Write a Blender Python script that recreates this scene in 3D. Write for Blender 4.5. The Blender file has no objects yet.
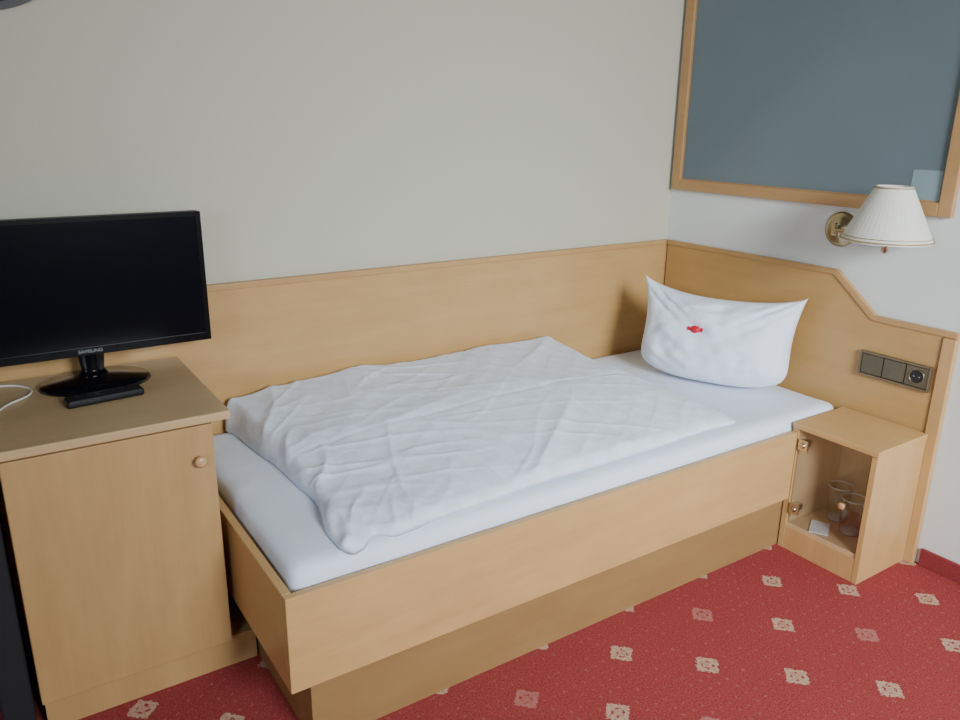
import bpy, bmesh, math, random
import numpy as np
from mathutils import Vector, Matrix, noise
S=bpy.context.scene
COL=S.collection
random.seed(3)

# ---------------------------------------------------------------- camera
CAM=dict(cx=-2.5429,cy=-2.3651,cz=1.4208,yaw=-0.5894,pitch=0.2998,roll=0.0138,f=780.24)
def basis(p):
    ya,pi,ro=p['yaw'],p['pitch'],p['roll']
    fw=np.array([-math.sin(ya)*math.cos(pi),math.cos(ya)*math.cos(pi),-math.sin(pi)])
    r=np.array([math.cos(ya),math.sin(ya),0]); u=np.cross(r,fw)
    return fw, r*math.cos(ro)+u*math.sin(ro), -r*math.sin(ro)+u*math.cos(ro)
fw,rr,uu=basis(CAM)
cd=bpy.data.cameras.new("camera"); cam=bpy.data.objects.new("camera",cd); COL.objects.link(cam); S.camera=cam
cd.sensor_width=36; cd.lens=CAM['f']/960*36; cd.clip_start=.02
cam.matrix_world=Matrix(((rr[0],uu[0],-fw[0],CAM['cx']),(rr[1],uu[1],-fw[1],CAM['cy']),(rr[2],uu[2],-fw[2],CAM['cz']),(0,0,0,1)))

# ---------------------------------------------------------------- materials
def newmat(n):
    m=bpy.data.materials.new(n); m.use_nodes=True; nt=m.node_tree
    b=nt.nodes["Principled BSDF"]; return m,nt,b
def N(nt,t,**k):
    n=nt.nodes.new(t)
    for a,v in k.items(): setattr(n,a,v)
    return n
def L(nt,a,b): nt.links.new(a,b)
def math_(nt,op,a,b=None,c=None):
    n=N(nt,"ShaderNodeMath",operation=op)
    for i,x in enumerate((a,b,c)):
        if x is None: continue
        if isinstance(x,(int,float)): n.inputs[i].default_value=x
        else: L(nt,x,n.inputs[i])
    return n.outputs[0]
def mixc(nt,f,a,b):
    n=N(nt,"ShaderNodeMix",data_type='RGBA')
    if isinstance(f,(int,float)): n.inputs[0].default_value=f
    else: L(nt,f,n.inputs[0])
    for i,x in ((6,a),(7,b)):
        if isinstance(x,tuple): n.inputs[i].default_value=x if len(x)==4 else (*x,1)
        else: L(nt,x,n.inputs[i])
    return n.outputs[2]
def coords(nt,kind="Object",scale=(1,1,1),rot=(0,0,0)):
    t=N(nt,"ShaderNodeTexCoord"); mp=N(nt,"ShaderNodeMapping"); mp.inputs["Scale"].default_value=scale; mp.inputs["Rotation"].default_value=rot
    L(nt,t.outputs[kind],mp.inputs[0]); return mp.outputs[0]
def noise_(nt,vec,scale,detail=3,rough=.5):
    n=N(nt,"ShaderNodeTexNoise"); n.inputs["Scale"].default_value=scale; n.inputs["Detail"].default_value=detail; n.inputs["Roughness"].default_value=rough
    L(nt,vec,n.inputs["Vector"]); return n.outputs[0]
def bump(nt,b,h,strength,dist=.01):
    n=N(nt,"ShaderNodeBump"); n.inputs["Strength"].default_value=strength; n.inputs["Distance"].default_value=dist
    L(nt,h,n.inputs["Height"]); L(nt,n.outputs[0],b.inputs["Normal"])
def plain(n,c,rough=.5,metal=0,spec=.5,var=.06,vs=30):
    m,nt,b=newmat(n); v=coords(nt); f=noise_(nt,v,vs)
    c2=tuple(max(0,x*(1-var*2)) for x in c); L(nt,mixc(nt,f,c2,tuple(min(1,x*(1+var)) for x in c)),b.inputs[0])
    b.inputs["Roughness"].default_value=rough; b.inputs["Metallic"].default_value=metal; b.inputs["Specular IOR Level"].default_value=spec
    return m
def wood(n,c,axis=0,rough=.33,contrast=.14):
    m,nt,b=newmat(n)
    sc=[14,14,14]; sc[axis]=1.1
    v=coords(nt,scale=tuple(sc)); f1=noise_(nt,v,2.2,6,.6)
    sc2=[90,90,90]; sc2[axis]=3.5
    v2=coords(nt,scale=tuple(sc2)); f2=noise_(nt,v2,2.0,2,.6)
    sc3=[9,9,9]; sc3[axis]=4
    v3=coords(nt,scale=tuple(sc3)); f3=noise_(nt,v3,1.0,3,.6)
    f=math_(nt,'ADD',math_(nt,'MULTIPLY',f1,.35),math_(nt,'ADD',math_(nt,'MULTIPLY',f2,.15),math_(nt,'MULTIPLY',f3,.50)))
    r=N(nt,"ShaderNodeMapRange"); r.inputs[1].default_value=.3; r.inputs[2].default_value=.7; L(nt,f,r.inputs[0])
    d=tuple(x*(1-contrast*(1+.3*i)) for i,x in enumerate(c)); l=tuple(min(1,x*(1+contrast*.6)) for x in c)
    L(nt,mixc(nt,r.outputs[0],d,l),b.inputs[0]); b.inputs["Roughness"].default_value=rough
    bump(nt,b,f2,.05,.002); return m
WC=(.58,.352,.142)
wood_x=wood("beech_veneer_along_x",WC,0); wood_y=wood("beech_veneer_along_y",WC,1); wood_z=wood("beech_veneer_upright",WC,2)
wood_head=wood("headboard_veneer",(.52,.308,.112),1)
wood_wall=wood("wall_panel_veneer",(.53,.322,.128),0)
wood_cab=wood("cabinet_veneer",(.48,.295,.122),2,.42)
wood_top=wood("cabinet_top_veneer",(.55,.38,.20),0,.36)
wood_edge=wood("solid_beech_edging",(.50,.295,.12),0,.35)
wood_frame=wood("window_frame_pine",(.47,.27,.115),1,.4)
wood_shaded=wood("shaded_plinth_veneer",(.30,.178,.068),0,.5)  # beech darkened for the shade below the overhanging boards
wood_in=wood("lightened_interior_veneer",(.62,.43,.24),2,.45)  # interior wood lightened to make up for the dim light inside

def wallmat(n,c):
    m,nt,b=newmat(n); v=coords(nt); f=noise_(nt,v,1.2,2); f2=noise_(nt,v,160,3,.6)
    L(nt,mixc(nt,f,tuple(x*.95 for x in c),c),b.inputs[0]); b.inputs["Roughness"].default_value=.85; b.inputs["Specular IOR Level"].default_value=.2
    bump(nt,b,f2,.25,.003); return m
wall_m=wallmat("cream_wallpaper",(.55,.53,.42)); wall_lit=wallmat("daylit_wallpaper",(.74,.765,.74)); ceil_m=wallmat("ceiling_paint",(.22,.22,.21))  # right wall is the same paper with cool daylight mixed into its colour
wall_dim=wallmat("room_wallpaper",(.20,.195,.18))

def carpetmat():
    m,nt,b=newmat("burgundy_carpet")
    v0=coords(nt)
    nz=N(nt,"ShaderNodeTexNoise"); nz.inputs["Scale"].default_value=140; nz.inputs["Detail"].default_value=1; L(nt,v0,nz.inputs["Vector"])
    sb=N(nt,"ShaderNodeVectorMath",operation='SUBTRACT'); L(nt,nz.outputs[1],sb.inputs[0]); sb.inputs[1].default_value=(.5,.5,.5)
    sc=N(nt,"ShaderNodeVectorMath",operation='SCALE'); L(nt,sb.outputs[0],sc.inputs[0]); sc.inputs["Scale"].default_value=.020
    ad=N(nt,"ShaderNodeVectorMath",operation='ADD'); L(nt,v0,ad.inputs[0]); L(nt,sc.outputs[0],ad.inputs[1]); v=ad.outputs[0]
    sep=N(nt,"ShaderNodeSeparateXYZ"); L(nt,v,sep.inputs[0]); X,Y=sep.outputs[0],sep.outputs[1]
    px,py=.3315,.326
    def lattice(ox,oy,ppx,ppy):
        dx=math_(nt,'SUBTRACT',X,ox); dy=math_(nt,'SUBTRACT',Y,oy)
        def wrap(d,p):
            q=math_(nt,'DIVIDE',d,p); fr=math_(nt,'SUBTRACT',q,math_(nt,'ROUND',q)); return math_(nt,'MULTIPLY',fr,p)
        return wrap(dx,ppx),wrap(dy,ppy)
    def motif(lx,ly):
        ax=math_(nt,'ABSOLUTE',lx); ay=math_(nt,'ABSOLUTE',ly)
        s=math_(nt,'ADD',ax,ay); dif=math_(nt,'ABSOLUTE',math_(nt,'SUBTRACT',ax,ay))
        inside=math_(nt,'LESS_THAN',s,.040)
        cut=math_(nt,'GREATER_THAN',math_(nt,'MINIMUM',ax,ay),.0016)
        notch=math_(nt,'GREATER_THAN',math_(nt,'ADD',math_(nt,'ABSOLUTE',math_(nt,'SUBTRACT',s,.020)),math_(nt,'MULTIPLY',dif,.5)),.0062)
        full=math_(nt,'MULTIPLY',inside,notch)
        return math_(nt,'MULTIPLY',full,math_(nt,'ADD',.55,math_(nt,'MULTIPLY',cut,.45)))
    a=lattice(-.85,-1.06,px,py); c=lattice(-.685,-1.223,px,py)
    mo=math_(nt,'MAXIMUM',motif(*a),motif(*c))
    p1=lattice(-.85,-1.06,px*2,py*2); p2=lattice(-.85+px,-1.06-py,px*2,py*2)
    def near(l): return math_(nt,'LESS_THAN',math_(nt,'MAXIMUM',math_(nt,'ABSOLUTE',l[0]),math_(nt,'ABSOLUTE',l[1])),.07)
    pink=math_(nt,'MAXIMUM',near(p1),near(p2))
    d=lattice(-.85,-1.06,.0331,.0326); r2=math_(nt,'ADD',math_(nt,'ABSOLUTE',d[0]),math_(nt,'ABSOLUTE',d[1]))
    wn=noise_(nt,v0,45,1); dots=math_(nt,'MULTIPLY',math_(nt,'LESS_THAN',r2,.0045),math_(nt,'GREATER_THAN',wn,.47))
    f=noise_(nt,v0,200,4,.8); f3=noise_(nt,v0,3,2)
    fr=N(nt,"ShaderNodeMapRange"); fr.inputs[1].default_value=.3; fr.inputs[2].default_value=.7; L(nt,f,fr.inputs[0]); f=fr.outputs[0]
    base=mixc(nt,f,(.17,.016,.020),(.58,.115,.108)); base=mixc(nt,math_(nt,'MULTIPLY',f3,.35),base,(.30,.040,.042))
    base=mixc(nt,math_(nt,'MULTIPLY',dots,.36),base,(.50,.24,.14))
    mc=mixc(nt,pink,(.68,.51,.35),(.56,.22,.19))
    mc=mixc(nt,math_(nt,'MULTIPLY',f,.40),mc,(.40,.15,.11))
    L(nt,mixc(nt,math_(nt,'MULTIPLY',mo,.88),base,mc),b.inputs[0])
    b.inputs["Roughness"].default_value=.95; b.inputs["Specular IOR Level"].default_value=.1
    bump(nt,b,f,.6,.005); return m
carpet=carpetmat()

def cloth(n,c,checks=False,wr=.35,ws=9):
    m,nt,b=newmat(n); v=coords(nt); f=noise_(nt,v,9,4,.6)
    col=mixc(nt,f,tuple(x*.96 for x in c),c)
    if checks:
        ck=N(nt,"ShaderNodeTexChecker"); ck.inputs["Scale"].default_value=20
        L(nt,coords(nt,rot=(0,0,.05)),ck.inputs[0]); col=mixc(nt,math_(nt,'MULTIPLY',ck.outputs[1],.40),col,tuple(x*.82 for x in c))
    L(nt,col,b.inputs[0]); b.inputs["Roughness"].default_value=.75; b.inputs["Specular IOR Level"].default_value=.25
    b.inputs["Sheen Weight"].default_value=.15
    w=noise_(nt,coords(nt,scale=(1,1.6,1)),ws,4,.5); bump(nt,b,w,wr,.012); return m
duvet_m=cloth("white_satin_cotton",(.80,.87,.98),True,.40,9); sheet_m=cloth("white_sheet",(.78,.84,.95),False,.2); pillow_m=cloth("pillow_cotton",(.82,.88,.985),False,.6,7)
black_m=plain("black_plastic",(.006,.006,.008),.4,spec=.3); gloss_m=plain("black_gloss",(.004,.004,.006),.12); bez_m=plain("black_bezel",(.004,.004,.005),.3,spec=.15)
screen_m=plain("matte_screen",(.0025,.0035,.006),.22,spec=.16)
grey_m=plain("grey_print",(.32,.33,.34),.5); btn_m=plain("rubber_buttons",(.022,.022,.025),.7,spec=.2)
brass_m=plain("polished_brass",(.72,.50,.20),.25,1); dkbrass_m=plain("antique_brass",(.50,.40,.24),.32,1)
steel_m=plain("brushed_nickel_hinge",(.75,.68,.54),.28,1)
bronze_m=plain("bronze_surround",(.23,.18,.11),.28,.6); bronze_l=plain("bronze_rocker",(.14,.112,.070),.28,.5); hole_m=plain("socket_dark",(.012,.012,.012),.5)
chrome_m=plain("nickel",(.6,.6,.6),.25,1)
shade_m=plain("cream_shade",(.72,.71,.63),.7,var=.02); gold_m=plain("gold_trim",(.42,.31,.12),.4,.3)
red_m=plain("red_foil",(.62,.012,.035),.3); paper_m=plain("white_paper",(.75,.76,.78),.7)
skirt_m=plain("carpet_skirting",(.28,.034,.037),.9,var=.25,vs=200)
knobw_m=wood("turned_beech",(.55,.34,.16),0,.3); cable_m=plain("white_cable",(.75,.74,.68),.5)
dark_m=plain("dark_fabric",(.010,.010,.012),.8,vs=80)
def frosted(n,c1,c2,r=.36):
    m,nt,b=newmat(n); v=coords(nt); f=noise_(nt,v,1.5,2)
    L(nt,mixc(nt,f,c1,c2),b.inputs[0]); b.inputs["Roughness"].default_value=r; b.inputs["Specular IOR Level"].default_value=.5
    bump(nt,b,noise_(nt,v,300,2),.05,.001); return m
frost_m=frosted("frosted_grey_glass",(.105,.145,.165),(.165,.208,.228)); reflection_m=frosted("painted_pane_reflection",(.22,.31,.335),(.28,.37,.40))  # the paler tone is only for the reflection painted on the pane
def clearglass(n,gl=.75,tint=(.97,.98,.975,1)):
    m,nt,b=newmat(n); nt.nodes.remove(b); o=nt.nodes["Material Output"]
    t=N(nt,"ShaderNodeBsdfTransparent"); t.inputs[0].default_value=tint; g=N(nt,"ShaderNodeBsdfGlossy"); g.inputs["Roughness"].default_value=.08
    fr=N(nt,"ShaderNodeLayerWeight"); fr.inputs[0].default_value=.25; mx=N(nt,"ShaderNodeMixShader")
    v=coords(nt); sm=noise_(nt,v,6); k=math_(nt,'MULTIPLY',fr.outputs[1],math_(nt,'ADD',math_(nt,'MULTIPLY',sm,.1),gl))
    L(nt,k,mx.inputs[0]); L(nt,t.outputs[0],mx.inputs[1]); L(nt,g.outputs[0],mx.inputs[2]); L(nt,mx.outputs[0],o.inputs[0]); return m
glass_m=clearglass("clear_glass",.55,(.97,.98,.975,1)); tumbler_m=clearglass("tumbler_glass",.9,(.96,.975,.98,1))
def rimglass():
    m,nt,b=newmat("glass_rim"); v=coords(nt); f=noise_(nt,v,20); L(nt,mixc(nt,f,(.6,.66,.68),(.75,.8,.82)),b.inputs[0]); b.inputs["Roughness"].default_value=.15; return m
rim_m=rimglass()

# ---------------------------------------------------------------- mesh helpers
def obj(name,bm,mat,parent=None,smooth=False,label=None,kind=None,center=True):
    if smooth:
        for f in bm.faces: f.smooth=True
    bmesh.ops.recalc_face_normals(bm,faces=bm.faces[:])
    lo=Vector((min(v.co[i] for v in bm.verts) for i in range(3))); hi=Vector((max(v.co[i] for v in bm.verts) for i in range(3)))
    c=(lo+hi)/2
    if not parent: c.z=lo.z
    for v in bm.verts: v.co-=c
    me=bpy.data.meshes.new(name); bm.to_mesh(me); bm.free(); me.materials.append(mat)
    o=bpy.data.objects.new(name,me); COL.objects.link(o)
    if parent:
        o.parent=parent; base=Vector((0,0,0)); q=parent
        while q: base+=q.location; q=q.parent
        o.location=c-base
    else: o.location=c
    if label: o["label"]=label
    if kind: o["kind"]=kind
    return o
def top(o,label,cat,group=None):
    o["label"]=label; o["category"]=cat
    if group:o["group"]=group
    return o
def empty(name,loc,label,cat):
    o=bpy.data.objects.new(name,None); COL.objects.link(o); o.location=loc; o.empty_display_size=.05; top(o,label,cat); return o
def addbox(bm,x0,x1,y0,y1,z0,z1,bev=0,seg=2):
    r=bmesh.ops.create_cube(bm,size=1); vs=r['verts']
    for v in vs: v.co=Vector(((x0+x1)/2+v.co.x*(x1-x0),(y0+y1)/2+v.co.y*(y1-y0),(z0+z1)/2+v.co.z*(z1-z0)))
    if bev>0:
        es=list({e for v in vs for e in v.link_edges})
        bmesh.ops.bevel(bm,geom=es,offset=bev,segments=seg,profile=.6,affect='EDGES')
def box(name,x0,x1,y0,y1,z0,z1,mat,parent=None,bev=.002,seg=2,**k):
    bm=bmesh.new(); addbox(bm,x0,x1,y0,y1,z0,z1,bev,seg); return obj(name,bm,mat,parent,**k)
def boxes(name,lst,mat,parent=None,bev=.002,**k):
    bm=bmesh.new()
    for b in lst: addbox(bm,*b,bev)
    return obj(name,bm,mat,parent,**k)
def addlathe(bm,prof,c,axis='Z',n=40):
    rows=[]
    for r,h in prof:
        row=[]
        for i in range(n):
            a=2*math.pi*i/n; p=(r*math.cos(a),r*math.sin(a),h)
            if axis=='X': p=(h,p[0],p[1])
            elif axis=='Y': p=(p[0],h,p[1])
            row.append(bm.verts.new(Vector(c)+Vector(p)))
        rows.append(row)
    for a,b in zip(rows,rows[1:]):
        for i in range(n): bm.faces.new((a[i],a[(i+1)%n],b[(i+1)%n],b[i]))
    return rows
def lathe(name,prof,c,mat,parent=None,axis='Z',n=40,caps=True,**k):
    bm=bmesh.new(); rows=addlathe(bm,prof,c,axis,n)
    if caps: bm.faces.new(rows[0]); bm.faces.new(rows[-1])
    return obj(name,bm,mat,parent,smooth=True,**k)
def addtube(bm,pts,r,n=12):
    pts=[Vector(p) for p in pts]; rows=[]; up=Vector((0,0,1))
    for i,p in enumerate(pts):
        t=(pts[min(i+1,len(pts)-1)]-pts[max(i-1,0)]).normalized()
        a=t.cross(up) if abs(t.z)<.95 else t.cross(Vector((1,0,0))); a.normalize(); b=t.cross(a)
        rows.append([bm.verts.new(p+a*r*math.cos(2*math.pi*j/n)+b*r*math.sin(2*math.pi*j/n)) for j in range(n)])
    for a,b in zip(rows,rows[1:]):
        for j in range(n): bm.faces.new((a[j],a[(j+1)%n],b[(j+1)%n],b[j]))
    bm.faces.new(rows[0]); bm.faces.new(rows[-1])
def catmull(P,k=8):
    P=[Vector(p) for p in P]; P=[2*P[0]-P[1]]+P+[2*P[-1]-P[-2]]; o=[]
    for i in range(1,len(P)-2):
        for s in range(k):
            t=s/k; a,b,c,d=P[i-1:i+3]
            o.append(.5*((2*b)+(c-a)*t+(2*a-5*b+4*c-d)*t*t+(3*b-a-3*c+d)*t**3))
    o.append(P[-2]); return o
def tube(name,pts,r,mat,parent=None,**k):
    bm=bmesh.new(); addtube(bm,pts,r); return obj(name,bm,mat,parent,smooth=True,**k)
def prism(name,poly,axis,a0,a1,mat,parent=None,bev=.0015,**k):
    bm=bmesh.new()
    def P(q,a): return Vector((a,q[0],q[1])) if axis=='X' else (Vector((q[0],a,q[1])) if axis=='Y' else Vector((q[0],q[1],a)))
    A=[bm.verts.new(P(q,a0)) for q in poly]; B=[bm.verts.new(P(q,a1)) for q in poly]
    bm.faces.new(A); bm.faces.new(B); n=len(poly)
    for i in range(n): bm.faces.new((A[i],A[(i+1)%n],B[(i+1)%n],B[i]))
    if bev: bmesh.ops.bevel(bm,geom=bm.edges[:],offset=bev,segments=2,affect='EDGES')
    return obj(name,bm,mat,parent,**k)
def text(name,s,size,mat,parent,loc,rot,label=None):
    cu=bpy.data.curves.new(name,'FONT'); cu.body=s; cu.size=size; cu.align_x='CENTER'; cu.align_y='CENTER'; cu.extrude=.0003
    t=bpy.data.objects.new(name+"_tmp",cu); COL.objects.link(t); dg=bpy.context.evaluated_depsgraph_get()
    me=bpy.data.meshes.new_from_object(t.evaluated_get(dg)); bpy.data.objects.remove(t)
    o=bpy.data.objects.new(name,me); COL.objects.link(o); me.materials.clear(); me.materials.append(mat)
    o.parent=parent; o.location=loc; o.rotation_euler=rot
    if label:o["label"]=label
    return o

# ---------------------------------------------------------------- room
RX,RY,RZ=-4.2,-4.4,2.55
ST=dict(kind="structure",bev=0)
box("floor",RX,0,RY,0,-.1,0,carpet,**ST)
fl=bpy.data.objects["floor"]; off=fl.location.copy()
for v in fl.data.vertices: v.co+=off
fl.location=(0,0,0)
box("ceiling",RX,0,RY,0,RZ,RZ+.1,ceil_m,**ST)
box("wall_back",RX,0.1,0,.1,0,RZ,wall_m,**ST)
box("wall_right",0,.1,RY,0,0,RZ,wall_lit,**ST)
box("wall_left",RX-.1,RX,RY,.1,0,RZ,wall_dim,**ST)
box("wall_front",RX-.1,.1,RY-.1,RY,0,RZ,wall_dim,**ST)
box("baseboard_right",-.014,-.001,RY,-1.262,0,.06,skirt_m,kind="structure",bev=.002)
wy0,wy1,wz0,wz1=-.022,-1.160,1.150,2.05; fwid=.042
wf=bpy.data.objects.new("window_1",None); COL.objects.link(wf); wf.location=(0,(wy0+wy1)/2,wz0); wf["kind"]="structure"
boxes("window_frame",[(-.022,-.001,wy0-fwid,wy0,wz0,wz1),(-.022,-.001,wy1,wy1+fwid,wz0,wz1),(-.0225,-.001,wy1+fwid,wy0-fwid,wz0,wz0+fwid),(-.0225,-.001,wy1+fwid,wy0-fwid,wz1-fwid,wz1)],wood_frame,wf,.003)
boxes("glazing_bead",[(-.012,-.006,wy0-fwid-.004,wy0-fwid,wz0+fwid,wz1-fwid),(-.012,-.006,wy1+fwid,wy1+fwid+.004,wz0+fwid,wz1-fwid),(-.012,-.006,wy1+fwid+.004,wy0-fwid-.004,wz0+fwid,wz0+fwid+.004)],wood_frame,wf,.001)
pn=box("window_pane",-.010,-.004,wy1+fwid,wy0-fwid,wz0+fwid,wz1-fwid,frost_m,wf,0)
box("pane_reflection",-.0108,-.0101,-1.110,-1.018,wz0+fwid+.004,1.287,reflection_m,pn,0)  # flat pale card painted as the bright reflection in the pane

# ---------------------------------------------------------------- wall panelling
H=.937
wp=empty("wall_paneling",(-1.3,-.01,0),"light beech veneer wall panel with solid cap rail","wall panel")
box("panel",-2.62,-.002,-.018,-.001,0,H-.021,wood_wall,wp,.001)
box("cap_rail",-2.62,-.002,-.023,-.001,H-.0205,H,wood_edge,wp,.004,3)

hb=empty("headboard",(-.01,-.62,0),"light beech headboard panel with stepped, angled end","headboard")
prism("panel",[(-.026,.0),(-1.205,.0),(-1.205,.789),(-.985,.789),(-.822,H-.018),(-.026,H-.018)],'X',-.019,-.001,wood_head,hb)
bm=bmesh.new()
path=[(-.026,H),(-.817,H),(-.977,.806),(-1.248,.806)]
low=[(-.026,H-.0195),(-.810,H-.0195),(-.969,.7865),(-1.248,.7865)]
A=[];B=[]
for x in (-.025,-.001):
    A.append([bm.verts.new((x,p[0],p[1])) for p in path]); B.append([bm.verts.new((x,p[0],p[1])) for p in low])
for i in range(3):
    bm.faces.new((A[0][i],A[0][i+1],A[1][i+1],A[1][i])); bm.faces.new((B[0][i],B[0][i+1],B[1][i+1],B[1][i]))
    bm.faces.new((A[0][i],A[0][i+1],B[0][i+1],B[0][i])); bm.faces.new((A[1][i],A[1][i+1],B[1][i+1],B[1][i]))
for i in (0,3): bm.faces.new((A[0][i],A[1][i],B[1][i],B[0][i]))
bmesh.ops.recalc_face_normals(bm,faces=bm.faces[:]); bmesh.ops.bevel(bm,geom=bm.edges[:],offset=.003,segments=2,affect='EDGES')
obj("cap_rail",bm,wood_edge,hb)
box("edge_post",-.026,-.001,-1.248,-1.208,0,.785,wood_z,hb,.003)

op=empty("power_outlet",(-.0195,-1.077,.605),"bronze triple wall plate with two switches and a round socket","power outlet")
bm=bmesh.new(); addbox(bm,-.0225,-.0195,-1.193,-.960,.603,.679,.001)
for b in ((-.0345,-.0226,-1.198,-1.190,.598,.684),(-.0345,-.0226,-.963,-.955,.598,.684),(-.0345,-.0226,-1.1899,-.9631,.598,.606),(-.0345,-.0226,-1.1899,-.9631,.676,.684)): addbox(bm,*b,.0025)
obj("cover_plate",bm,bronze_m,op)
for y in (-1.001,-1.0765):
    box("rocker_switch",-.0325,-.0227,y-.0365,y+.0365,.6075,.6745,bronze_l,op,.003,3)
box("socket_insert",-.0302,-.0227,-1.189,-1.1165,.6075,.6745,bronze_l,op,.001)
bm=bmesh.new(); rows=addlathe(bm,[(.026,-.0303),(.026,-.033),(.0225,-.033),(.0215,-.0304)],(0,-1.1525,.641),'X'); obj("socket_ring",bm,bronze_m,op,smooth=True)
bm=bmesh.new(); rows=addlathe(bm,[(.0213,-.0303),(.0213,-.0309)],(0,-1.1525,.641),'X'); bm.faces.new(rows[1]); obj("socket_well",bm,hole_m,op)
for dy in (-.009,.009):
    lathe("contact_hole",[(.0026,-.031),(.0026,-.0317)],(0,-1.1525+dy,.641),chrome_m,op,'X',12)

# ---------------------------------------------------------------- bed
bed=empty("bed_frame",(-1.18,-.48,0),"light beech single bed frame on a recessed plinth","bed")
box("side_board",-2.084,-.312,-.944,-.923,.190,.434,wood_x,bed,.003,3)
box("foot_board",-2.084,-2.063,-.9225,-.027,.190,.434,wood_y,bed,.003,3)
box("slatted_base",-2.061,-.03,-.922,-.027,.30,.325,wood_shaded,bed,0)
boxes("plinth",[(-2.030,-.035,-.918,-.898,0,.295),(-2.030,-2.010,-.896,-.03,0,.295)],wood_shaded,bed,.001)

def rbox(name,x0,x1,y0,y1,z0,z1,r,mat,amp=.003,nx=70,ny=36,nz=8):
    bm=bmesh.new(); cx,cy,cz=(x0+x1)/2,(y0+y1)/2,(z0+z1)/2; hx,hy,hz=(x1-x0)/2,(y1-y0)/2,(z1-z0)/2
    bmesh.ops.create_cube(bm,size=2)
    for ax,n in ((0,nx),(1,ny),(2,nz)):
        for k in range(1,n):
            co=Vector((0,0,0)); co[ax]=-1+2*k/n; no=Vector((0,0,0)); no[ax]=1
            bmesh.ops.bisect_plane(bm,geom=bm.verts[:]+bm.edges[:]+bm.faces[:],plane_co=co,plane_no=no)
    for v in bm.verts:
        p=Vector((v.co.x*hx,v.co.y*hy,v.co.z*hz)); q=Vector((max(-hx+r,min(hx-r,p.x)),max(-hy+r,min(hy-r,p.y)),max(-hz+r,min(hz-r,p.z))))
        d=p-q
        if d.length>1e-6: p=q+d.normalized()*min(d.length,r)
        w=(noise.noise(Vector((p.x*5,p.y*7,p.z*6)))-.6)*amp
        p+= (d.normalized() if d.length>1e-6 else Vector((0,0,1)))*w*(0 if p.z<-hz+.02 else 1)
        v.co=p+Vector((cx,cy,cz))
    return obj(name,bm,mat,None,smooth=True)
MT=.480
mt=rbox("mattress",-2.056,-.038,-.914,-.03,.327,MT,.034,sheet_m,.004)
top(mt,"single mattress wrapped in a smooth white fitted sheet","mattress")

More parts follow.
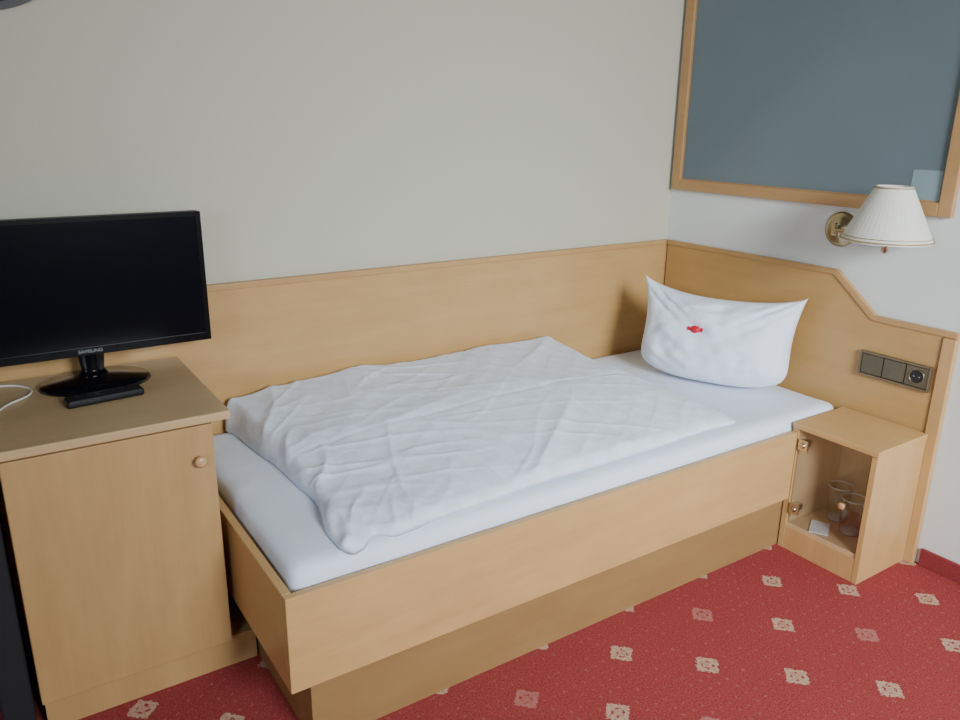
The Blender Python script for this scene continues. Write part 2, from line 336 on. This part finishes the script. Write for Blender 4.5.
def duvet():
    nu,nv=320,210
    A=Vector((-1.955,-.035)); B=Vector((-.650,-.035)); C=Vector((-.505,-.862)); D=Vector((-1.935,-.916))
    LU,LV=1.36,.87
    bm=bmesh.new(); grid=[]; und=[]
    k=.030; kc=.030
    def zbase(p):
        z=MT+.002
        dy=-.886-p.y
        if dy>0:
            t=min(dy,.029); z-=.031-math.sqrt(max(0,.031**2-t*t))
        return z
    for j in range(nv+1):
        row=[];row2=[]
        for i in range(nu+1):
            u,v=i/nu,j/nv
            du=min(u,1-u)*LU; dv=min(v,1-v)*LV
            if du<kc and dv<kc:
                ex,ey=(kc-du)/kc,(kc-dv)/kc; mx=max(ex,ey); h=math.hypot(ex,ey)
                if h>0:
                    s=mx/h; ndu=kc-ex*s*kc; ndv=kc-ey*s*kc
                    u=(ndu/LU) if u<.5 else 1-ndu/LU; v=(ndv/LV) if v<.5 else 1-ndv/LV
                edge=kc-mx*kc
            else: edge=min(du,dv)
            p=((A*(1-u)+B*u)*(1-v)+(D*(1-u)+C*u)*v).copy()
            wl=max(0,1-u*4); wr_=max(0,1-(1-u)*5); wf_=max(0,1-(1-v)*4)
            cr=max(0,1-u*5)*max(0,1-(1-v)*4)
            p.x+=(.050*math.sin(math.pi*v)+.024*noise.noise(Vector((v*5.2,0,3.1))))*wl
            p.x+=(-.008*math.sin(math.pi*v)+.012*noise.noise(Vector((v*4.2,7,3.1))))*wr_
            p.y+=(.014*noise.noise(Vector((u*6.1,9.3,0)))+.026*math.sin(math.pi*u)**.8)*wf_
            p.y+=.030*math.exp(-((u-.065)/.018)**2)*wf_
            p.y=max(p.y,-.9155)
            e=max(0,1-edge/k); rim=math.sqrt(max(0,1-e*e))
            th=.032+.100*(1-v)**1.4*(.72+.28*min(1,u*3))+.014*noise.noise(Vector((p.x*2.6,p.y*2.4,1.7)))
            th-=.008*math.exp(-((1-v)/.06)**2); th-=.010*math.exp(-((1-u)/.05)**2); th-=.012*math.exp(-(u/.10)**2)*v
            th+=.026*math.sin(math.pi*u)**.7*math.sin(math.pi*v)**.8
            a=p.x*.80+p.y*.60; b=-p.x*.60+p.y*.80
            r1=1-abs(noise.noise(Vector((a*1.3,b*4.6,.5))))*2.2
            a2=p.x*.35+p.y*.94; b2=-p.x*.94+p.y*.35
            r2=1-abs(noise.noise(Vector((a2*2.6,b2*11,5.5))))*2.6
            r4=1-abs(noise.noise(Vector((a*2.6+2,b*12,7.5))))*3.4
            a5=p.x*.95-p.y*.3; b5=p.x*.3+p.y*.95
            r5=1-abs(noise.noise(Vector((a5*2.6+5,b5*13,1.5))))*3.6
            m1=.5+.5*noise.noise(Vector((p.x*1.5,p.y*1.5,8.0))); m2=max(0,1-u*3.0); m3=.5+.5*noise.noise(Vector((p.x*2.5+3,p.y*2.5,2.0)))
            wr=.0115*max(0,r1)**2*(.4+m1)+.0120*max(0,r2)**2*(m2+.05)+.0062*max(0,r4)**2.2*(.1+1.4*m1**2)+.0050*max(0,r5)**2.2*(1.5*m3**2)
            wr+=cr*(.022*max(0,r2)**1.5+.018*max(0,1-abs(noise.noise(Vector((a2*5,b2*20,3.3))))*2.6)**2-.006)
            for fx in (.345,.675): wr-=.0022*math.exp(-((u-fx)*LU/.009)**2)
            wr-=.0022*math.exp(-((v-.5)*LV/.009)**2)
            zb=zbase(p)
            z=zb+max(.006,th+wr)*rim
            row.append(bm.verts.new((p.x,p.y,z)))
            row2.append(bm.verts.new((p.x,p.y,zb)) if 0<i<nu and 0<j<nv else row[-1])
        grid.append(row);und.append(row2)
    for j in range(nv):
        for i in range(nu):
            bm.faces.new((grid[j][i],grid[j][i+1],grid[j+1][i+1],grid[j+1][i]))
            try: bm.faces.new((und[j][i],und[j+1][i],und[j+1][i+1],und[j][i+1]))
            except ValueError: pass
    return obj("duvet",bm,duvet_m,None,smooth=True)
dv=duvet(); top(dv,"white satin-weave cotton duvet folded flat on the mattress","duvet")

# pillow ------------------------------------------------------------
PW,PH=.298,.182
def PP(u,v,s):
    au,av=abs(u),abs(v)
    x=u*PW*(1-.10*(1-v*v)*au)
    if v<0: x*=1-.15*v**4-.03*v*v
    z=v*PH
    if v>0: z-=v*v*(.050*(1-u*u)**.6) ; z+=v**4*.012*max(0,-u)**3
    else: z+=.038*v*v*au**3
    t=.130*((1-u*u)**.45)*((1-v*v)**.42)*(1-.16*v)
    wr=.016*noise.noise(Vector((u*2.6+s,v*2.6,s*3)))+.008*noise.noise(Vector((u*6,v*6,s*5)))
    for sg in (-1,1):
        for off,am in ((.1,.015),(.32,.010),(-.12,.009),(-.4,.006)):
            d=(u*sg-(v*.8+off)); wr-=am*math.exp(-(d/.05)**2)*max(0,min(1,v*1.6+.35))*au*1.6
    # small puckers around the sweet
    dd=math.hypot((u+.12)*1.4,v-.06)
    wr-=.012*math.exp(-(dd/.16)**2)
    e=min(1,3*min(1-au,1-av))
    ear=max(0,v)**6*au**8
    return Vector((x,s*(t+wr*e)-.02*ear,z-.004*ear))
PT=math.radians(14); PYAW=math.atan2(-.58,.28)
PR=Matrix.Rotation(PYAW,4,'Z')@Matrix.Rotation(-PT,4,'X')@Matrix.Rotation(.01,4,'Y')
PC=Vector((-.243,-.510,.661))
def pillow():
    n=84; bm=bmesh.new(); F=[];K=[]
    for s,G in ((1,F),(-1,K)):
        for j in range(n+1):
            r=[]
            for i in range(n+1):
                u=math.sin(math.pi/2*(2*i/n-1)); v=math.sin(math.pi/2*(2*j/n-1))
                if s==-1 and (i in(0,n) or j in (0,n)): r.append(F[j][i])
                else: r.append(bm.verts.new(PP(u,v,s)))
            G.append(r)
    for s,G in ((1,F),(-1,K)):
        for j in range(n):
            for i in range(n):
                q=(G[j][i],G[j][i+1],G[j+1][i+1],G[j+1][i])
                bm.faces.new(q if s==1 else q[::-1])
    zf=MT+.001
    for v in bm.verts:
        v.co=PR@v.co+PC
        if v.co.z<zf+.02: v.co.z=zf+.02*math.exp((v.co.z-zf-.02)/.02)
        if v.co.x>-.031: v.co.x=-.031
    return obj("pillow",bm,pillow_m,None,smooth=True)
pl=pillow(); top(pl,"plump white pillow with pointed corners leaning on the headboard","pillow")

bm=bmesh.new(); bmesh.ops.create_uvsphere(bm,u_segments=24,v_segments=16,radius=1)
for v in bm.verts:
    x,y,z=v.co; v.co=Vector((x*.018,y*.009,(z*.014+.004*abs(x)*max(0,z))*(1-.15*abs(x))))
for sg in (-1,1):
    f=[bm.verts.new((sg*.016,-.002,.004)),bm.verts.new((sg*.028,-.004,.010)),bm.verts.new((sg*.030,-.002,.0)),bm.verts.new((sg*.027,-.004,-.008)),bm.verts.new((sg*.016,.000,-.003))]
    bm.faces.new(f)
cl=PP(-.17,.05,-1)+Vector((0,-.0090,0))
for v in bm.verts: v.co=PR@(Matrix.Rotation(-.1,4,'Z')@v.co+cl)+PC
cn=obj("candy",bm,red_m,None,smooth=True); top(cn,"small rounded sweet in red foil wrapper resting on the pillow","candy")

# ---------------------------------------------------------------- nightstand
ns=empty("nightstand",(-.16,-1.08,0),"small beech bedside cabinet with clear glass door","nightstand")
X0,X1,Y0,Y1=-.311,-.028,-.9225,-1.222
box("top_board",X0,X1,Y1,Y0,.445,.465,wood_y,ns,.003,3)
bx0=X0+.004
boxes("cabinet_body",[(bx0,X1,Y0-.022,Y0-.001,0,.4445),(bx0,X1,Y1+.003,Y1+.021,0,.4445),(bx0+.001,bx0+.017,Y1+.0215,Y0-.0225,0,.0845)],wood_z,ns,.001)
boxes("interior",[(bx0+.004,X1,Y1+.0215,Y0-.0225,.085,.100),(X1-.008,X1,Y1+.0215,Y0-.0225,.1005,.4445),(bx0+.010,X1-.0085,Y0-.0255,Y0-.0225,.1005,.4440),(bx0+.010,X1-.0085,Y1+.0215,Y1+.0245,.1005,.4440)],wood_in,ns,.0005,label="veneer interior lightened against its shade")
dr=box("door",bx0+.002,bx0+.006,Y1+.024,Y0-.027,.103,.442,glass_m,ns,.0005,label="clear glass door")
for z in (.395,.160):
    hg=boxes("hinge",[(bx0-.005,bx0+.0015,Y0-.064,Y0-.028,z-.019,z+.019),(bx0+.0065,bx0+.040,Y0-.050,Y0-.028,z-.011,z+.011)],steel_m,dr,.002,label="shiny metal glass clamp hinge")
    lathe("screw",[(.008,-.0052),(.010,-.0066),(.005,-.0092)],(bx0,Y0-.045,z),chrome_m,hg,'X',16)
lathe("knob",[(.005,.0018),(.005,-.006),(.010,-.010),(.012,-.016),(.007,-.020)],(bx0,Y1+.085,.250),knobw_m,dr,'X',24,label="turned beech knob")

def tumbler(x,y,k):
    e=empty("drinking_glass",(x,y,.1008),"clear drinking glass standing inside the bedside cabinet","glass"); e["group"]="drinking glasses in the bedside cabinet"
    bm=bmesh.new(); rows=addlathe(bm,[(.026*k,0),(.032*k,.10*k)],(x,y,.1012),'Z',32); bm.faces.new(rows[0]); obj("glass_body",bm,tumbler_m,e,smooth=True)
    bm=bmesh.new(); r=.032*k
    for zz,rad in ((.1012+.10*k+.001,r),):
        rows=addlathe(bm,[(rad-.0015,-.0014),(rad+.0010,-.0014),(rad+.0010,.0014),(rad-.0015,.0014)],(x,y,zz),'Z',32)
        for i in range(32): bm.faces.new((rows[3][i],rows[3][(i+1)%32],rows[0][(i+1)%32],rows[0][i]))
    obj("glass_rim",bm,rim_m,e,smooth=True)
    lathe("glass_foot",[(.0245*k,.0015),(.0250*k,.008),(.022*k,.012)],(x,y,.1012),rim_m,e)
tumbler(-.19,-1.105,1.25); tumbler(-.14,-1.025,1.25)
bm=bmesh.new(); addbox(bm,-.045,.045,-.030,.030,0,.004,.0005)
bmesh.ops.rotate(bm,verts=bm.verts,matrix=Matrix.Rotation(.5,3,'Z')); bmesh.ops.translate(bm,verts=bm.verts,vec=(-.250,-1.035,.1008))
lf=obj("leaflet",bm,paper_m); top(lf,"white folded paper leaflet lying inside the bedside cabinet","leaflet")

# ---------------------------------------------------------------- wall lamp
lamp=empty("wall_lamp",(-.0005,-.794,1.0),"brass wall lamp with cream conical shade and gold rims","lamp")
lathe("wall_plate",[(.060,-.0005),(.060,-.006),(.052,-.011),(.044,-.012),(.040,-.018),(.018,-.022),(.012,-.030)],(0,-.800,1.073),dkbrass_m,lamp,'X',48)
sx,sy=-.165,-1.052
tube("arm",catmull([(-.024,-.800,1.073),(-.050,-.808,1.075),(-.085,-.87,1.082),(-.135,-.98,1.094),(sx,sy,1.104)]),.006,dkbrass_m,lamp)
boxes("swivel_joint",[(-.058,-.044,-.816,-.796,1.055,1.098)],dkbrass_m,lamp,.006)
lathe("socket",[(.004,-.036),(.012,-.028),(.007,-.018),(.017,-.008),(.018,.05),(.012,.055)],(sx,sy,1.075),dkbrass_m,lamp,'Z',24)
bm=bmesh.new(); nn=96; prof=[(.130,1.078),(.1295,1.083),(.092,1.160),(.053,1.240),(.052,1.243)]
def ring(r,z): return [bm.verts.new((sx+(r+(.00018 if i%2 else -.00018))*math.cos(2*math.pi*i/nn),sy+(r+(.00018 if i%2 else -.00018))*math.sin(2*math.pi*i/nn),z)) for i in range(nn)]
rs=[ring(r,z) for r,z in prof]+[ring(r-.003,z) for r,z in prof[::-1]]
for a,b in zip(rs,rs[1:]+rs[:1]):
    for i in range(nn): bm.faces.new((a[i],a[(i+1)%nn],b[(i+1)%nn],b[i]))
shade=obj("lamp_shade",bm,shade_m,lamp)
for r,z,w in ((.1298,1.084,.0020),(.0535,1.239,.0018),(.1255,1.094,.0010)):
    bm=bmesh.new(); t=.0016 if w>.0015 else .0010
    rows=addlathe(bm,[(r+.0010+w*.5,-w),(r+.0010+t+w*.5,-w),(r+.0010+t-w*.5,w),(r+.0010-w*.5,w)],(sx,sy,z),'Z',64)
    for i in range(64): bm.faces.new((rows[3][i],rows[3][(i+1)%64],rows[0][(i+1)%64],rows[0][i]))
    obj("shade_trim",bm,gold_m,shade,smooth=True,label="thin gold rim")

# ---------------------------------------------------------------- cabinet
cb=empty("cabinet",(-2.33,-.28,0),"beech veneer cabinet with one door and round knob","cabinet")
cx0,cx1,cyf=-2.551,-2.104,-.530
box("top_board",cx0-.012,-2.060,-.554,-.026,.714,.736,wood_top,cb,.004,3)
boxes("cabinet_body",[(cx0,cx0+.018,cyf,-.026,.088,.7135),(cx1-.018,cx1,cyf,-.026,.088,.7135),(cx0+.0185,cx1-.0185,cyf,-.026,.088,.106),(cx0+.0185,cx1-.0185,-.034,-.026,.1065,.7135)],wood_cab,cb,.001)
cdoor=box("door",cx0+.001,cx1-.001,-.5485,-.531,.090,.709,wood_cab,cb,.003,3)
lathe("knob",[(.006,-.549),(.006,-.556),(.013,-.562),(.015,-.569),(.010,-.575)],(-2.143,0,.624),knobw_m,cdoor,'Y',28,label="turned beech knob")
box("plinth",cx0+.006,-2.036,-.525,-.04,0,.0875,wood_cab,cb,.001)

# ---------------------------------------------------------------- television on the cabinet
ZT=.7365
tv=empty("television",(-2.30,-.15,ZT),"black flat-screen television on oval stand atop the cabinet","television")
mx0,mx1,mz0,mz1,my=-2.615,-1.990,.812,1.172,-.155
boxes("casing",[(mx0,mx1,my,my+.030,mz0,mz1),(mx0+.06,mx1-.06,my+.0305,my+.055,mz0+.05,mz1-.05)],black_m,tv,.006)
bz=.014
boxes("bezel",[(mx0,mx0+bz,my-.006,my-.0005,mz0,mz1),(mx1-bz,mx1,my-.006,my-.0005,mz0,mz1),(mx0+bz,mx1-bz,my-.006,my-.0005,mz1-bz,mz1),(mx0+bz,mx1-bz,my-.006,my-.0005,mz0,mz0+.022)],bez_m,tv,.001)
box("screen",mx0+bz,mx1-bz,my-.005,my-.0008,mz0+.022,mz1-bz,screen_m,tv,0)
text("lettering","SAMSUNG",.0130,grey_m,tv,(mx0/2+mx1/2+2.30,my-.0063+.15,mz0+.011-ZT),(math.pi/2,0,0),"small grey brand lettering")
bm=bmesh.new(); rows=addlathe(bm,[(1,0),(1.0,.003),(.97,.008),(.5,.013),(.22,.018)],(0,0,0),'Z',64); bm.faces.new(rows[0]); bm.faces.new(rows[-1])
for v in bm.verts: v.co=Vector((v.co.x*.137-2.300,v.co.y*.112-.160,v.co.z+ZT))
obj("stand_base",bm,gloss_m,tv,smooth=True)
bm=bmesh.new(); rows=addlathe(bm,[(.034,.014),(.026,.030),(.030,.075),(.036,.11)],(0,0,0),'Z',32); bm.faces.new(rows[0]); bm.faces.new(rows[-1])
for v in bm.verts: v.co=Vector((v.co.x*1.1-2.300,v.co.y*.5-.132,v.co.z+ZT))
obj("stand_neck",bm,gloss_m,tv,smooth=True)
rc=empty("remote_control",(-2.303,-.323,ZT+.0005),"black television remote control lying on the cabinet","remote control")
bm=bmesh.new(); addbox(bm,-.090,.090,-.024,.024,0,.020,.009,4)
for v in bm.verts: v.co.y*=1-.14*math.cos(v.co.x/.09*math.pi/2)
b_=obj("remote_body",bm,black_m,smooth=False); b_.parent=rc; b_.location=(0,0,0)
bm=bmesh.new()
for i in range(7):
    for j in range(3):
        if i in (3,): continue
        w=.0040
        addbox(bm,-.062+i*.019-w,-.062+i*.019+w,-.010+j*.010-.0025,-.010+j*.010+.0025,.0198,.0204,.0002)
addbox(bm,-.012,.002,-.008,.008,.0198,.0206,.0003)
k_=obj("button",bm,btn_m); k_.parent=rc; k_.location=(k_.location.x,k_.location.y,.0198); k_["kind"]="stuff"
rc.rotation_euler=(0,0,.10)
cab=tube("power_cable",catmull([(-2.548,-.32,ZT+.0035),(-2.51,-.25,ZT+.0035),(-2.462,-.20,ZT+.0035),(-2.452,-.15,ZT+.0035),(-2.48,-.10,ZT+.0035),(-2.52,-.08,ZT+.0035),(-2.545,-.07,ZT+.0035)]),.0028,cable_m)
top(cab,"thin white cable lying on the cabinet beside the television","cable")

sc_=empty("suitcase",(-2.61,-.3,0),"narrow black fabric case standing upright beside the cabinet","suitcase")
box("suitcase_body",-2.632,-2.566,-.535,-.06,.012,.69,dark_m,sc_,.010,4)
boxes("suitcase_handle",[(-2.606,-2.594,-.36,-.345,.685,.708),(-2.606,-2.594,-.21,-.195,.685,.708),(-2.606,-2.594,-.36,-.195,.7035,.7135)],black_m,sc_,.003)
for y in (-.50,-.10):
    lathe("foot",[(.016,0),(.018,.004),(.016,.0115)],(-2.600,y,0.0005),black_m,sc_,'Z',20)

wd=empty("wall_decoration",(-2.43,-.001,1.655),"round dark wall decoration with raised rim","wall decoration")
lathe("disc",[(.235,-.001),(.235,-.012)],(-2.43,0,1.905),black_m,wd,'Y',64)
bm=bmesh.new(); rows=addlathe(bm,[(.2355,-.001),(.252,-.001),(.252,-.022),(.2355,-.022)],(-2.43,0,1.905),'Y',64)
for i in range(64): bm.faces.new((rows[3][i],rows[3][(i+1)%64],rows[0][(i+1)%64],rows[0][i]))
obj("rim",bm,black_m,wd,smooth=False)

# ---------------------------------------------------------------- light
def area(n,loc,rot,sx,sy,p,c,spread=math.pi):
    l=bpy.data.lights.new(n,'AREA'); l.shape='RECTANGLE'; l.size=sx; l.size_y=sy; l.energy=p; l.color=c; l.spread=spread
    o=bpy.data.objects.new(n,l); COL.objects.link(o); o.location=loc; o.rotation_euler=rot; return o
area("daylight_main",(-1.45,RY+.05,1.85),(math.radians(66),0,math.radians(-17)),1.3,1.1,104,(.87,.945,1.0),math.radians(92))
area("fill_side",(RX+.05,-2.9,1.4),(math.radians(80),0,math.radians(-90)),1.2,1.2,50,(.74,.87,1.0))  # weak fill lamp added on the left, no window behind it
w=bpy.data.worlds.new("world"); S.world=w; w.use_nodes=True; w.node_tree.nodes["Background"].inputs[0].default_value=(.6,.7,.8,1); w.node_tree.nodes["Background"].inputs[1].default_value=.3
